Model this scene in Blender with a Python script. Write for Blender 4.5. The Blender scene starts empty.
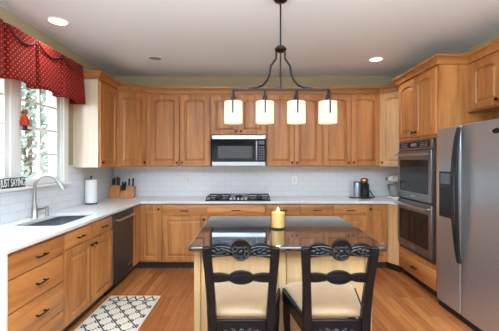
import bpy, bmesh, math, random
from mathutils import Vector, Matrix
random.seed(7)
PI = math.pi
S = bpy.context.scene
COL = S.collection

# ------------------------------------------------------------------ camera
cd = bpy.data.cameras.new('camera')
cam = bpy.data.objects.new('camera', cd); COL.objects.link(cam)
cam.location = (0, 0, 1.436); cam.rotation_euler = (PI/2, 0, 0)
cd.sensor_fit = 'HORIZONTAL'; cd.sensor_width = 36.0
cd.lens = 325/499*36
cd.shift_x = -1.5/499; cd.shift_y = -3.5/499
cd.clip_start = 0.02
S.camera = cam

# ------------------------------------------------------------------ world, large lights, exposure
W = bpy.data.worlds.new('daylight'); S.world = W; W.use_nodes = True
bg = W.node_tree.nodes['Background']
bg.inputs[0].default_value = (0.86, 0.93, 1.0, 1); bg.inputs[1].default_value = 5.0
S.view_settings.view_transform = 'Standard'; S.view_settings.look = 'None'
S.view_settings.gamma = 1.0; S.view_settings.use_curve_mapping = False
S.view_settings.exposure = 0.1

def area(name, loc, rot, sx, sy, power, color=(1, 1, 1), portal=False):
    l = bpy.data.lights.new(name, 'AREA'); l.shape = 'RECTANGLE'; l.size = sx; l.size_y = sy
    l.energy = power; l.color = color
    if portal: l.cycles.is_portal = True
    o = bpy.data.objects.new(name, l); COL.objects.link(o); o.location = loc; o.rotation_euler = rot
    return o
area('window_portal', (-2.24, 2.885, 1.78), (0, -PI/2, 0), 1.05, 1.45, 1, portal=True)
# two added fill lights standing in for the unseen room behind the camera
area('rear_room_fill', (-0.2, -5.6, 1.2), (PI/2, 0, 0), 3.6, 1.8, 40, (0.76, 0.89, 1.0))
area('side_room_fill', (-2.0, -1.0, 1.5), (0, -PI/2, 0), 1.9, 2.6, 60, (0.76, 0.89, 1.0))  # added side fill, no window is built in this stretch of wall
# added fill aimed up above the camera, brightens the room off the ceiling
area('bounce_fill', (0.2, -0.1, 2.15), (PI, 0, 0), 3.2, 1.8, 540, (0.675, 0.85, 1.0))

# ------------------------------------------------------------------ materials
def newmat(name):
    m = bpy.data.materials.new(name); m.use_nodes = True
    nt = m.node_tree; b = nt.nodes['Principled BSDF']
    return m, nt, b
def srgb(r, g, b):
    f = lambda c: (c/255/12.92) if c/255 <= 0.04045 else ((c/255+0.055)/1.055)**2.4
    return (f(r), f(g), f(b), 1)
def plain(name, col, rough=0.5, metal=0.0, coat=0.0, spec=0.5, noise=0.04, nscale=8.0):
    m, nt, b = newmat(name)
    b.inputs['Roughness'].default_value = rough; b.inputs['Metallic'].default_value = metal
    b.inputs['Coat Weight'].default_value = coat; b.inputs['Coat Roughness'].default_value = 0.1
    b.inputs['Specular IOR Level'].default_value = spec
    tc = nt.nodes.new('ShaderNodeTexCoord'); n = nt.nodes.new('ShaderNodeTexNoise')
    n.inputs['Scale'].default_value = nscale; n.inputs['Detail'].default_value = 3
    nt.links.new(tc.outputs['Object'], n.inputs['Vector'])
    mx = nt.nodes.new('ShaderNodeMix'); mx.data_type = 'RGBA'
    mx.inputs[6].default_value = tuple(c*(1-noise) for c in col[:3])+(1,)
    mx.inputs[7].default_value = tuple(min(1, c*(1+noise)) for c in col[:3])+(1,)
    nt.links.new(n.outputs['Fac'], mx.inputs[0]); nt.links.new(mx.outputs[2], b.inputs['Base Color'])
    return m
def math_node(nt, op, a, b=None, c=None):
    n = nt.nodes.new('ShaderNodeMath'); n.operation = op
    for i, v in enumerate((a, b, c)):
        if v is None: continue
        if isinstance(v, (int, float)): n.inputs[i].default_value = v
        else: nt.links.new(v, n.inputs[i])
    return n.outputs[0]
def mixcol(nt, fac, a, b):
    n = nt.nodes.new('ShaderNodeMix'); n.data_type = 'RGBA'
    if isinstance(fac, (int, float)): n.inputs[0].default_value = fac
    else: nt.links.new(fac, n.inputs[0])
    for i, v in ((6, a), (7, b)):
        if isinstance(v, tuple): n.inputs[i].default_value = v
        else: nt.links.new(v, n.inputs[i])
    return n.outputs[2]
def wood(name, dark, light, axis='z', rough=0.42, coat=0.10, vary=0.16, scale=1.0):
    m, nt, b = newmat(name)
    tc = nt.nodes.new('ShaderNodeTexCoord'); oi = nt.nodes.new('ShaderNodeObjectInfo')
    add = nt.nodes.new('ShaderNodeVectorMath'); add.operation = 'ADD'
    mul = nt.nodes.new('ShaderNodeVectorMath'); mul.operation = 'SCALE'; mul.inputs[3].default_value = 37.0
    cmb = nt.nodes.new('ShaderNodeCombineXYZ')
    for i in range(3): nt.links.new(oi.outputs['Random'], cmb.inputs[i])
    nt.links.new(cmb.outputs[0], mul.inputs[0])
    nt.links.new(tc.outputs['Object'], add.inputs[0]); nt.links.new(mul.outputs[0], add.inputs[1])
    mp = nt.nodes.new('ShaderNodeMapping')
    s = {'z': (14, 14, 1.1), 'x': (1.1, 14, 14), 'y': (14, 1.1, 14)}[axis]
    mp.inputs['Scale'].default_value = tuple(q*scale for q in s)
    nt.links.new(add.outputs[0], mp.inputs['Vector'])
    n1 = nt.nodes.new('ShaderNodeTexNoise'); n1.inputs['Scale'].default_value = 1.0; n1.inputs['Detail'].default_value = 6
    n1.inputs['Distortion'].default_value = 0.6
    nt.links.new(mp.outputs[0], n1.inputs['Vector'])
    n2 = nt.nodes.new('ShaderNodeTexNoise'); n2.inputs['Scale'].default_value = 6.0; n2.inputs['Detail'].default_value = 3
    nt.links.new(mp.outputs[0], n2.inputs['Vector'])
    f = math_node(nt, 'ADD', math_node(nt, 'MULTIPLY', n1.outputs['Fac'], 0.75), math_node(nt, 'MULTIPLY', n2.outputs['Fac'], 0.25))
    r = nt.nodes.new('ShaderNodeValToRGB')
    r.color_ramp.elements[0].position = 0.30; r.color_ramp.elements[0].color = dark
    r.color_ramp.elements[1].position = 0.70; r.color_ramp.elements[1].color = light
    nt.links.new(f, r.inputs[0])
    h = nt.nodes.new('ShaderNodeHueSaturation')
    nt.links.new(math_node(nt, 'ADD', math_node(nt, 'MULTIPLY', oi.outputs['Random'], vary), 1-vary/2), h.inputs['Value'])
    nt.links.new(r.outputs[0], h.inputs['Color']); nt.links.new(h.outputs[0], b.inputs['Base Color'])
    b.inputs['Roughness'].default_value = rough
    b.inputs['Coat Weight'].default_value = coat; b.inputs['Coat Roughness'].default_value = 0.12
    return m
def emit(name, col, strength):
    m, nt, b = newmat(name)
    b.inputs['Base Color'].default_value = col
    b.inputs['Emission Color'].default_value = col; b.inputs['Emission Strength'].default_value = strength
    return m

MAPLE_D, MAPLE_L = srgb(146, 85, 39), srgb(204, 139, 78)
WOODV = wood('maple_upright_grain', MAPLE_D, MAPLE_L, 'z')
WOODH = wood('maple_level_grain', MAPLE_D, MAPLE_L, 'x')
WOODP = wood('maple_pale', srgb(190, 142, 92), srgb(222, 180, 130), 'z')
CROWN = wood('maple_moulding', srgb(144, 88, 42), srgb(188, 128, 70), 'x')
PANEL_GLARE = wood('end_panel_window_glare', srgb(206, 186, 160), srgb(226, 212, 192), 'z', rough=0.2, coat=1.0, vary=0.04)  # pale tone puts the window's reflection into the wood colour
CREAM = plain('cream_end_panel', srgb(232, 222, 206), 0.45)
ISLANDW = wood('island_light_maple', srgb(152, 120, 80), srgb(184, 150, 106), 'z', vary=0.04)
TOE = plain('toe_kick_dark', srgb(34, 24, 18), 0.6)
BLACKM = plain('black_bronze', srgb(22, 18, 17), 0.35, 0.6)
BRONZE = plain('dark_bronze', srgb(40, 32, 28), 0.42, 0.7)
STEEL = plain('stainless_steel', (0.48, 0.49, 0.51, 1), 0.30, 1.0, noise=0.03, nscale=3)
FRIDGEM = plain('brushed_fridge_steel', (0.45, 0.48, 0.51, 1), 0.28, 0.8, noise=0.03, nscale=2)
STEELD = plain('dark_steel', (0.045, 0.05, 0.058, 1), 0.36, 0.5, noise=0.03)
OVENST = plain('oven_steel', (0.24, 0.245, 0.255, 1), 0.30, 0.9)
NICKEL = plain('brushed_nickel', (0.50, 0.49, 0.47, 1), 0.28, 1.0)
GLASSBLK = plain('black_glass', (0.010, 0.010, 0.012, 1), 0.08, 0.0, spec=0.25)
BLACKP = plain('black_plastic', (0.014, 0.014, 0.016, 1), 0.42, spec=0.25)
IRON = plain('cast_iron', (0.012, 0.012, 0.013, 1), 0.5)
CHAIRB = plain('black_lacquer', (0.005, 0.005, 0.006, 1), 0.26, 0.0, spec=0.14)
CARVE = plain('rubbed_black_carving', (0.012, 0.012, 0.012, 1), 0.24, 0.0, spec=0.3)
PAINTW = plain('white_trim_paint', srgb(244, 244, 242), 0.4, noise=0.01)
CEILM = plain('ceiling_paint', srgb(236, 243, 248), 0.9, noise=0.012, nscale=1.5)
WALLM = plain('taupe_wall_paint', srgb(176, 158, 122), 0.85, noise=0.02)
QUARTZ = plain('white_quartz', srgb(240, 241, 243), 0.18, noise=0.015, nscale=20)
PAPER = plain('white_paper', srgb(244, 244, 242), 0.9, noise=0.02, nscale=40)
COPPER = plain('copper_trim', srgb(186, 128, 92), 0.25, 1.0)
GREYTANK = plain('grey_tank', srgb(150, 156, 166), 0.25, 0.5)
WHITEENAMEL = plain('white_enamel', srgb(238, 238, 236), 0.25)
KBLOCK = wood('knife_block_wood', srgb(156, 88, 34), srgb(196, 128, 60), 'z')
REDCLOTH = plain('red_ornament', srgb(190, 52, 34), 0.7)
TAN = plain('ornament_hair', srgb(150, 96, 58), 0.8)
WHITEINK = plain('white_letters', srgb(235, 235, 232), 0.6)
SIGNBLK = plain('sign_black', srgb(38, 42, 48), 0.5)

def seat_fabric():
    m, nt, b = newmat('tan_satin_fabric')
    tc = nt.nodes.new('ShaderNodeTexCoord'); n = nt.nodes.new('ShaderNodeTexNoise'); n.inputs['Scale'].default_value = 60
    n2 = nt.nodes.new('ShaderNodeTexNoise'); n2.inputs['Scale'].default_value = 9
    nt.links.new(tc.outputs['Object'], n.inputs['Vector']); nt.links.new(tc.outputs['Object'], n2.inputs['Vector'])
    f = math_node(nt, 'ADD', math_node(nt, 'MULTIPLY', n.outputs['Fac'], .5), math_node(nt, 'MULTIPLY', n2.outputs['Fac'], .5))
    nt.links.new(mixcol(nt, f, srgb(126, 92, 60), srgb(166, 130, 92)), b.inputs['Base Color'])
    b.inputs['Roughness'].default_value = 0.45; b.inputs['Sheen Weight'].default_value = 0.3
    bp = nt.nodes.new('ShaderNodeBump'); bp.inputs['Strength'].default_value = 0.15; bp.inputs['Distance'].default_value = 0.004
    nt.links.new(n2.outputs['Fac'], bp.inputs['Height']); nt.links.new(bp.outputs[0], b.inputs['Normal'])
    return m
SEATF = seat_fabric()

def granite():
    m, nt, b = newmat('black_granite')
    tc = nt.nodes.new('ShaderNodeTexCoord'); v = nt.nodes.new('ShaderNodeTexVoronoi'); v.inputs['Scale'].default_value = 160
    nt.links.new(tc.outputs['Object'], v.inputs['Vector'])
    f = math_node(nt, 'LESS_THAN', v.outputs['Distance'], 0.18)
    nt.links.new(mixcol(nt, f, (0.010, 0.010, 0.011, 1), (0.06, 0.06, 0.065, 1)), b.inputs['Base Color'])
    b.inputs['Roughness'].default_value = 0.07; b.inputs['IOR'].default_value = 1.7
    b.inputs['Coat Weight'].default_value = 1.0; b.inputs['Coat Roughness'].default_value = 0.03; b.inputs['Coat IOR'].default_value = 1.6
    return m
GRANITE = granite()

def brickmat(name, ua, va, c1, c2, mortar, bw, rh, ms, rough, offset=0.5, grain=False, bump=0.3):
    m, nt, b = newmat(name)
    tc = nt.nodes.new('ShaderNodeTexCoord'); sp = nt.nodes.new('ShaderNodeSeparateXYZ'); cb = nt.nodes.new('ShaderNodeCombineXYZ')
    nt.links.new(tc.outputs['Object'], sp.inputs[0])
    nt.links.new(sp.outputs['XYZ'.index(ua)], cb.inputs[0]); nt.links.new(sp.outputs['XYZ'.index(va)], cb.inputs[1])
    br = nt.nodes.new('ShaderNodeTexBrick'); br.offset = offset; br.offset_frequency = 2
    nt.links.new(cb.outputs[0], br.inputs['Vector'])
    br.inputs['Color1'].default_value = c1; br.inputs['Color2'].default_value = c2; br.inputs['Mortar'].default_value = mortar
    br.inputs['Scale'].default_value = 1.0; br.inputs['Mortar Size'].default_value = ms; br.inputs['Mortar Smooth'].default_value = 0.2
    br.inputs['Brick Width'].default_value = bw; br.inputs['Row Height'].default_value = rh
    out = br.outputs['Color']
    if grain:
        mp = nt.nodes.new('ShaderNodeMapping'); mp.inputs['Scale'].default_value = (2.2, 34, 1)
        nt.links.new(cb.outputs[0], mp.inputs['Vector'])
        n = nt.nodes.new('ShaderNodeTexNoise'); n.inputs['Scale'].default_value = 1; n.inputs['Detail'].default_value = 6
        nt.links.new(mp.outputs[0], n.inputs['Vector'])
        h = nt.nodes.new('ShaderNodeHueSaturation')
        nt.links.new(math_node(nt, 'ADD', math_node(nt, 'MULTIPLY', n.outputs['Fac'], 0.9), 0.55), h.inputs['Value'])
        nt.links.new(out, h.inputs['Color']); out = h.outputs[0]
    nt.links.new(out, b.inputs['Base Color'])
    b.inputs['Roughness'].default_value = rough
    bp = nt.nodes.new('ShaderNodeBump'); bp.inputs['Strength'].default_value = bump; bp.inputs['Distance'].default_value = 0.002
    bp.invert = True
    nt.links.new(br.outputs['Fac'], bp.inputs['Height']); nt.links.new(bp.outputs[0], b.inputs['Normal'])
    return m
TILEC = (srgb(228, 229, 232), srgb(233, 234, 237), srgb(205, 207, 211))
TILEB = brickmat('white_subway_tile_rear', 'X', 'Z', *TILEC, 0.20, 0.0765, 0.0022, 0.14)
TILEL = brickmat('white_subway_tile_side', 'Y', 'Z', *TILEC, 0.20, 0.0765, 0.0022, 0.14)
FLOORM = brickmat('oak_strip_floor', 'Y', 'X', srgb(158, 90, 46), srgb(192, 122, 68), srgb(110, 62, 34), 1.15, 0.083, 0.0012, 0.24, 0.37, True, 0.15)

def valance_cloth():
    m, nt, b = newmat('red_dotted_fabric')
    tc = nt.nodes.new('ShaderNodeTexCoord'); sp = nt.nodes.new('ShaderNodeSeparateXYZ')
    nt.links.new(tc.outputs['Object'], sp.inputs[0])
    p = 0.048
    def cell(v, off):
        q = math_node(nt, 'FRACT', math_node(nt, 'ADD', math_node(nt, 'MULTIPLY', v, 1/p), off))
        return math_node(nt, 'ABSOLUTE', math_node(nt, 'SUBTRACT', q, 0.5))
    s = math_node(nt, 'ADD', sp.outputs[1], sp.outputs[0])
    def dots(o):
        return math_node(nt, 'LESS_THAN', math_node(nt, 'ADD', cell(s, o), cell(sp.outputs[2], o)), 0.105)
    d = math_node(nt, 'MAXIMUM', dots(0.0), dots(0.5))
    n = nt.nodes.new('ShaderNodeTexNoise'); n.inputs['Scale'].default_value = 30
    nt.links.new(tc.outputs['Object'], n.inputs['Vector'])
    base = mixcol(nt, n.outputs['Fac'], srgb(112, 18, 18), srgb(142, 30, 26))
    nt.links.new(mixcol(nt, d, base, srgb(216, 160, 120)), b.inputs['Base Color'])
    b.inputs['Roughness'].default_value = 0.9; b.inputs['Specular IOR Level'].default_value = 0.2
    return m
VALM = valance_cloth()
VALTRIM = plain('dark_red_trim', srgb(92, 20, 20), 0.8)

def rug_mat():
    m, nt, b = newmat('cream_rug_black_lattice')
    tc = nt.nodes.new('ShaderNodeTexCoord'); sp = nt.nodes.new('ShaderNodeSeparateXYZ')
    nt.links.new(tc.outputs['Object'], sp.inputs[0])
    x, y = sp.outputs[0], sp.outputs[1]
    u = math_node(nt, 'MULTIPLY', math_node(nt, 'ADD', x, math_node(nt, 'MULTIPLY', y, 0.8)), 1/0.15)
    v = math_node(nt, 'MULTIPLY', math_node(nt, 'SUBTRACT', x, math_node(nt, 'MULTIPLY', y, 0.8)), 1/0.15)
    def fr(q): return math_node(nt, 'ABSOLUTE', math_node(nt, 'SUBTRACT', math_node(nt, 'FRACT', q), 0.5))
    fu, fv = fr(u), fr(v)
    l1 = math_node(nt, 'LESS_THAN', fu, 0.06); l2 = math_node(nt, 'LESS_THAN', fv, 0.06)
    sq = math_node(nt, 'LESS_THAN', math_node(nt, 'MAXIMUM', fu, fv), 0.2)
    sq2 = math_node(nt, 'LESS_THAN', math_node(nt, 'MAXIMUM', fu, fv), 0.11)
    far = math_node(nt, 'GREATER_THAN', math_node(nt, 'MAXIMUM', fu, fv), 0.40)
    brk = math_node(nt, 'GREATER_THAN', math_node(nt, 'FRACT', math_node(nt, 'MULTIPLY', u, 5.0)), 0.3)
    lat = math_node(nt, 'MULTIPLY', math_node(nt, 'MAXIMUM', l1, l2), brk)
    pat = math_node(nt, 'MAXIMUM', lat, math_node(nt, 'SUBTRACT', sq, sq2))
    # zig-zag band along both short ends
    yy = math_node(nt, 'ABSOLUTE', y)
    band = math_node(nt, 'GREATER_THAN', yy, 0.335)
    zig = math_node(nt, 'LESS_THAN', math_node(nt, 'ABSOLUTE', math_node(nt, 'SUBTRACT', math_node(nt, 'MULTIPLY', fr(math_node(nt, 'MULTIPLY', x, 11.0)), 0.17), math_node(nt, 'SUBTRACT', yy, 0.352))), 0.016)
    edge = math_node(nt, 'LESS_THAN', math_node(nt, 'ABSOLUTE', math_node(nt, 'SUBTRACT', yy, 0.335)), 0.007)
    pat = math_node(nt, 'ADD', math_node(nt, 'MULTIPLY', pat, math_node(nt, 'SUBTRACT', 1.0, band)), math_node(nt, 'MULTIPLY', zig, band))
    pat = math_node(nt, 'MAXIMUM', pat, edge)
    xe = math_node(nt, 'LESS_THAN', math_node(nt, 'MAXIMUM', math_node(nt, 'SUBTRACT', math_node(nt, 'ABSOLUTE', x), 0.25), math_node(nt, 'SUBTRACT', yy, 0.452)), 0.0)
    pat = math_node(nt, 'MULTIPLY', pat, xe)
    n = nt.nodes.new('ShaderNodeTexNoise'); n.inputs['Scale'].default_value = 200
    nt.links.new(tc.outputs['Object'], n.inputs['Vector'])
    cream = mixcol(nt, n.outputs['Fac'], srgb(206, 192, 172), srgb(236, 226, 210))
    nt.links.new(mixcol(nt, pat, cream, srgb(40, 37, 36)), b.inputs['Base Color'])
    b.inputs['Roughness'].default_value = 0.95
    return m
RUGM = rug_mat()

def facing_fresnel(nt, f0):
    lw = nt.nodes.new('ShaderNodeLayerWeight'); lw.inputs['Blend'].default_value = 0.5
    p = math_node(nt, 'POWER', lw.outputs['Facing'], 5.0)
    return math_node(nt, 'ADD', math_node(nt, 'MULTIPLY', p, 1-f0), f0)
def pane_mat():
    m = bpy.data.materials.new('window_glass'); m.use_nodes = True; nt = m.node_tree
    for n in list(nt.nodes):
        if n.type == 'BSDF_PRINCIPLED': nt.nodes.remove(n)
    t = nt.nodes.new('ShaderNodeBsdfTransparent'); g = nt.nodes.new('ShaderNodeBsdfGlossy'); g.inputs['Roughness'].default_value = 0.02
    mx = nt.nodes.new('ShaderNodeMixShader')
    nt.links.new(facing_fresnel(nt, .03), mx.inputs[0]); nt.links.new(t.outputs[0], mx.inputs[1]); nt.links.new(g.outputs[0], mx.inputs[2])
    nt.links.new(mx.outputs[0], nt.nodes['Material Output'].inputs[0])
    return m
PANE = pane_mat()
def shade_mat():
    m = bpy.data.materials.new('frosted_lamp_glass'); m.use_nodes = True; nt = m.node_tree
    for n in list(nt.nodes):
        if n.type == 'BSDF_PRINCIPLED': nt.nodes.remove(n)
    t = nt.nodes.new('ShaderNodeBsdfTranslucent'); t.inputs[0].default_value = (0.82, 0.78, 0.69, 1)
    d = nt.nodes.new('ShaderNodeBsdfDiffuse'); d.inputs[0].default_value = (0.74, 0.70, 0.62, 1)
    mx = nt.nodes.new('ShaderNodeMixShader'); mx.inputs[0].default_value = 0.35
    e = nt.nodes.new('ShaderNodeEmission'); e.inputs[0].default_value = (1.0, 0.88, 0.68, 1); e.inputs[1].default_value = 0.10
    ad = nt.nodes.new('ShaderNodeAddShader')
    nt.links.new(t.outputs[0], mx.inputs[1]); nt.links.new(d.outputs[0], mx.inputs[2])
    nt.links.new(mx.outputs[0], ad.inputs[0]); nt.links.new(e.outputs[0], ad.inputs[1])
    nt.links.new(ad.outputs[0], nt.nodes['Material Output'].inputs[0])
    return m
SHADE = shade_mat()
BULB = emit('lit_bulb', (1.0, 0.86, 0.62, 1), 5.0)
LENS = emit('downlight_lens', (1.0, 0.97, 0.92, 1), 4.0)
LENSOFF = plain('unlit_downlight', srgb(150, 152, 156), 0.4)
FLAME = emit('candle_flame', (1.0, 0.72, 0.30, 1), 12.0)
def leaf_mat(name, c1, c2):
    m, nt, b = newmat(name)
    tc = nt.nodes.new('ShaderNodeTexCoord'); n = nt.nodes.new('ShaderNodeTexNoise'); n.inputs['Scale'].default_value = 3
    nt.links.new(tc.outputs['Object'], n.inputs['Vector'])
    nt.links.new(mixcol(nt, n.outputs['Fac'], c1, c2), b.inputs['Base Color'])
    b.inputs['Roughness'].default_value = 0.7
    return m
LEAF = leaf_mat('grey_green_leaves', srgb(104, 120, 112), srgb(178, 190, 180))
LEAF2 = leaf_mat('pale_green_leaves', srgb(150, 166, 150), srgb(208, 218, 206))
BARK = plain('bark', srgb(110, 92, 78), 0.9, noise=0.2)
LAWN = plain('lawn_green', srgb(120, 150, 84), 0.95, noise=0.2, nscale=4)

# ------------------------------------------------------------------ mesh helpers
class MB:
    def __init__(s): s.bm = bmesh.new()
    def box(s, x0, x1, y0, y1, z0, z1, mat=None):
        vs = [s.bm.verts.new(Vector(p)) for p in ((x0,y0,z0),(x1,y0,z0),(x1,y1,z0),(x0,y1,z0),(x0,y0,z1),(x1,y0,z1),(x1,y1,z1),(x0,y1,z1))]
        for f in ((3,2,1,0),(4,5,6,7),(0,1,5,4),(1,2,6,5),(2,3,7,6),(3,0,4,7)):
            s.bm.faces.new([vs[i] for i in f])
        if mat is not None: bmesh.ops.transform(s.bm, matrix=mat, verts=vs)
        return s
    def prism(s, poly, a, b, fn):
        """poly: list of (u,v) counter-clockwise; fn(u,v,w) -> xyz; from w=a to w=b"""
        n = len(poly)
        A = [s.bm.verts.new(fn(u, v, a)) for u, v in poly]; B = [s.bm.verts.new(fn(u, v, b)) for u, v in poly]
        s.bm.faces.new(A[::-1]); s.bm.faces.new(B)
        for i in range(n): s.bm.faces.new((A[i], A[(i+1) % n], B[(i+1) % n], B[i]))
        return s
    def tube(s, pts, r, n=10, caps=True, closed=False):
        pts = [Vector(p) for p in pts]; m = len(pts)
        rs = r if isinstance(r, (list, tuple)) else [r]*m
        rings = []; prev = None
        for i, p in enumerate(pts):
            if closed: t = (pts[(i+1) % m]-pts[i-1]).normalized()
            elif i == 0: t = (pts[1]-p).normalized()
            elif i == m-1: t = (p-pts[i-1]).normalized()
            else: t = ((pts[i+1]-p).normalized()+(p-pts[i-1]).normalized()).normalized()
            if prev is None:
                a = Vector((0, 0, 1)) if abs(t.z) < 0.9 else Vector((1, 0, 0))
                u = t.cross(a).normalized()
            else:
                u = (prev - t*prev.dot(t)).normalized()
            prev = u; v = t.cross(u)
            rings.append([s.bm.verts.new(p+(u*math.cos(2*PI*k/n)+v*math.sin(2*PI*k/n))*rs[i]) for k in range(n)])
        last = m if closed else m-1
        for i in range(last):
            R0, R1 = rings[i], rings[(i+1) % m]
            for k in range(n): s.bm.faces.new((R0[k], R0[(k+1) % n], R1[(k+1) % n], R1[k]))
        if caps and not closed: s.bm.faces.new(rings[0][::-1]); s.bm.faces.new(rings[-1])
        return s
    def strip(s, pts, wx, wy, axis_x=Vector((1,0,0))):
        """rectangular bar along pts; half sizes wx (along axis_x) and wy; either may be a list"""
        pts = [Vector(p) for p in pts]; m = len(pts); rings = []
        WX = wx if isinstance(wx, (list, tuple)) else [wx]*m
        WY = wy if isinstance(wy, (list, tuple)) else [wy]*m
        for i, p in enumerate(pts):
            t = (pts[min(i+1, m-1)]-pts[max(i-1, 0)]).normalized()
            u = (axis_x - t*axis_x.dot(t)).normalized(); v = t.cross(u)
            rings.append([s.bm.verts.new(p+u*a*WX[i]+v*b*WY[i]) for a, b in ((-1,-1),(1,-1),(1,1),(-1,1))])
        for i in range(m-1):
            for k in range(4): s.bm.faces.new((rings[i][k], rings[i][(k+1) % 4], rings[i+1][(k+1) % 4], rings[i+1][k]))
        s.bm.faces.new(rings[0][::-1]); s.bm.faces.new(rings[-1])
        return s
    def lathe(s, prof, c=(0,0,0), n=24, axis='z', capped=True):
        c = Vector(c); rings = []
        def P(r, h, a):
            x, y = r*math.cos(a), r*math.sin(a)
            return {'z': Vector((x, y, h)), 'y': Vector((x, h, -y)), 'x': Vector((h, x, y))}[axis]
        for r, h in prof: rings.append([s.bm.verts.new(c+P(max(r, 1e-4), h, 2*PI*k/n)) for k in range(n)])
        for i in range(len(prof)-1):
            for k in range(n): s.bm.faces.new((rings[i][k], rings[i][(k+1) % n], rings[i+1][(k+1) % n], rings[i+1][k]))
        if capped: s.bm.faces.new(rings[0][::-1]); s.bm.faces.new(rings[-1])
        return s
    def ball(s, c, rx, ry, rz, seg=16, rot=None):
        M = Matrix.Translation(Vector(c))
        if rot is not None: M = M @ rot
        M = M @ Matrix.Diagonal((rx, ry, rz, 1))
        bmesh.ops.create_uvsphere(s.bm, u_segments=seg, v_segments=max(6, seg//2), radius=1, matrix=M)
        return s
    def ring(s, c, R, r, n=20, m=8, rot=None, sx=1.0, sz=1.0):
        pts = [Vector((R*sx*math.cos(2*PI*k/n), 0, R*sz*math.sin(2*PI*k/n))) for k in range(n)]
        M = rot if rot is not None else Matrix.Identity(4)
        return s.tube([Vector(c)+M @ p for p in pts], r, m, closed=True)
    def build(s, name, mat, parent=None, bevel=0.0, seg=2, smooth=True, loc=None, angle=40, subsurf=0):
        bmesh.ops.recalc_face_normals(s.bm, faces=s.bm.faces[:])
        me = bpy.data.meshes.new(name); s.bm.to_mesh(me); s.bm.free()
        me.materials.append(mat)
        if smooth:
            me.polygons.foreach_set('use_smooth', [True]*len(me.polygons))
            if not subsurf: me.set_sharp_from_angle(angle=math.radians(angle))
        o = bpy.data.objects.new(name, me); COL.objects.link(o)
        if parent is not None: o.parent = parent
        if loc is not None: o.location = loc
        if bevel > 0:
            b = o.modifiers.new('bevel', 'BEVEL'); b.width = bevel; b.segments = seg; b.limit_method = 'ANGLE'; b.angle_limit = math.radians(40)
            b.harden_normals = False
        if subsurf:
            q = o.modifiers.new('subsurf', 'SUBSURF'); q.levels = subsurf; q.render_levels = subsurf
        return o

def tag(o, label, cat, group=None, kind=None):
    o['label'] = label; o['category'] = cat
    if group: o['group'] = group
    if kind: o['kind'] = kind
    return o
def thing(name, label, cat, loc=(0,0,0), rot=0.0, group=None):
    o = bpy.data.objects.new(name, None); COL.objects.link(o)
    o.location = loc; o.rotation_euler = (0, 0, rot); o.empty_display_size = 0.1
    return tag(o, label, cat, group)
def struct(o): o['kind'] = 'structure'; return o

# ------------------------------------------------------------------ room shell
XL, XR, YB, ZC, YN = -2.09, 2.50, 4.945, 2.736, -6.0
struct(MB().box(XL-.15, XR+.15, YN-.15, YB+.15, -.06, 0).build('floor', FLOORM, smooth=False))
struct(MB().box(XL-.15, XR+.15, YN-.15, YB+.15, ZC, ZC+.08).build('ceiling', CEILM, smooth=False))
struct(MB().box(XL-.15, XR+.15, YB, YB+.15, 0, ZC).build('wall_back', WALLM, smooth=False))
struct(MB().box(XR, XR+.15, YN, YB, 0, ZC).build('wall_right', WALLM, smooth=False))
struct(MB().box(XL-.15, XR+.15, YN-.15, YN, 0, ZC).build('wall_front', WALLM, smooth=False))
WY0, WY1, WZ0, WZ1 = 2.17, 3.60, 1.212, 2.32
wl = MB()
wl.box(XL-.15, XL, YN, WY0, 0, ZC).box(XL-.15, XL, WY1, YB, 0, ZC)
wl.box(XL-.15, XL, WY0, WY1, 0, WZ0).box(XL-.15, XL, WY0, WY1, WZ1, ZC)
struct(wl.build('wall_left', WALLM, smooth=False))
# backsplash tile on the two walls
TT = .008
struct(MB().box(XL+TT, XR, YB-TT, YB, .914, 1.40).build('trim_1', TILEB, smooth=False))
tl = MB()
tl.box(XL, XL+TT, 1.20, WY0-.09, .914, 1.40).box(XL, XL+TT, WY0-.09, WY1+.09, .914, WZ0-.036).box(XL, XL+TT, WY1+.09, YB-TT, .914, 1.40)
struct(tl.build('trim_2', TILEL, smooth=False))
# window with casing, two casement sashes and muntins
win = bpy.data.objects.new('window_1', None); COL.objects.link(win); win.location = (XL, (WY0+WY1)/2, WZ0); struct(win)
def wchild(mb, name, mat, bevel=0.0):
    o = mb.build(name, mat, win, bevel); o.location = -Vector(win.location); return o
fr = MB()
cx0, cx1 = XL-.001, XL+.022
fr.box(cx0, cx1, WY0-.085, WY0, WZ0-.034, WZ1+.085).box(cx0, cx1, WY1, WY1+.085, WZ0-.034, WZ1+.085)
fr.box(cx0, cx1, WY0, WY1, WZ1, WZ1+.085).box(cx0, cx1, WY0, WY1, WZ0-.034, WZ0-.012)
wchild(fr, 'casing', PAINTW, .004)
wchild(MB().box(XL-.06, XL+.05, WY0-.10, WY1+.10, WZ0-.022, WZ0), 'window_sill', PAINTW, .004)
jm = MB()
jm.box(XL-.15, XL, WY0, WY0+.012, WZ0, WZ1).box(XL-.15, XL, WY1-.012, WY1, WZ0, WZ1).box(XL-.15, XL, WY0, WY1, WZ1-.012, WZ1)
jm.box(XL-.12, XL-.005, 2.84, 2.93, WZ0, WZ1)
wchild(jm, 'jamb', PAINTW, .003)
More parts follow.
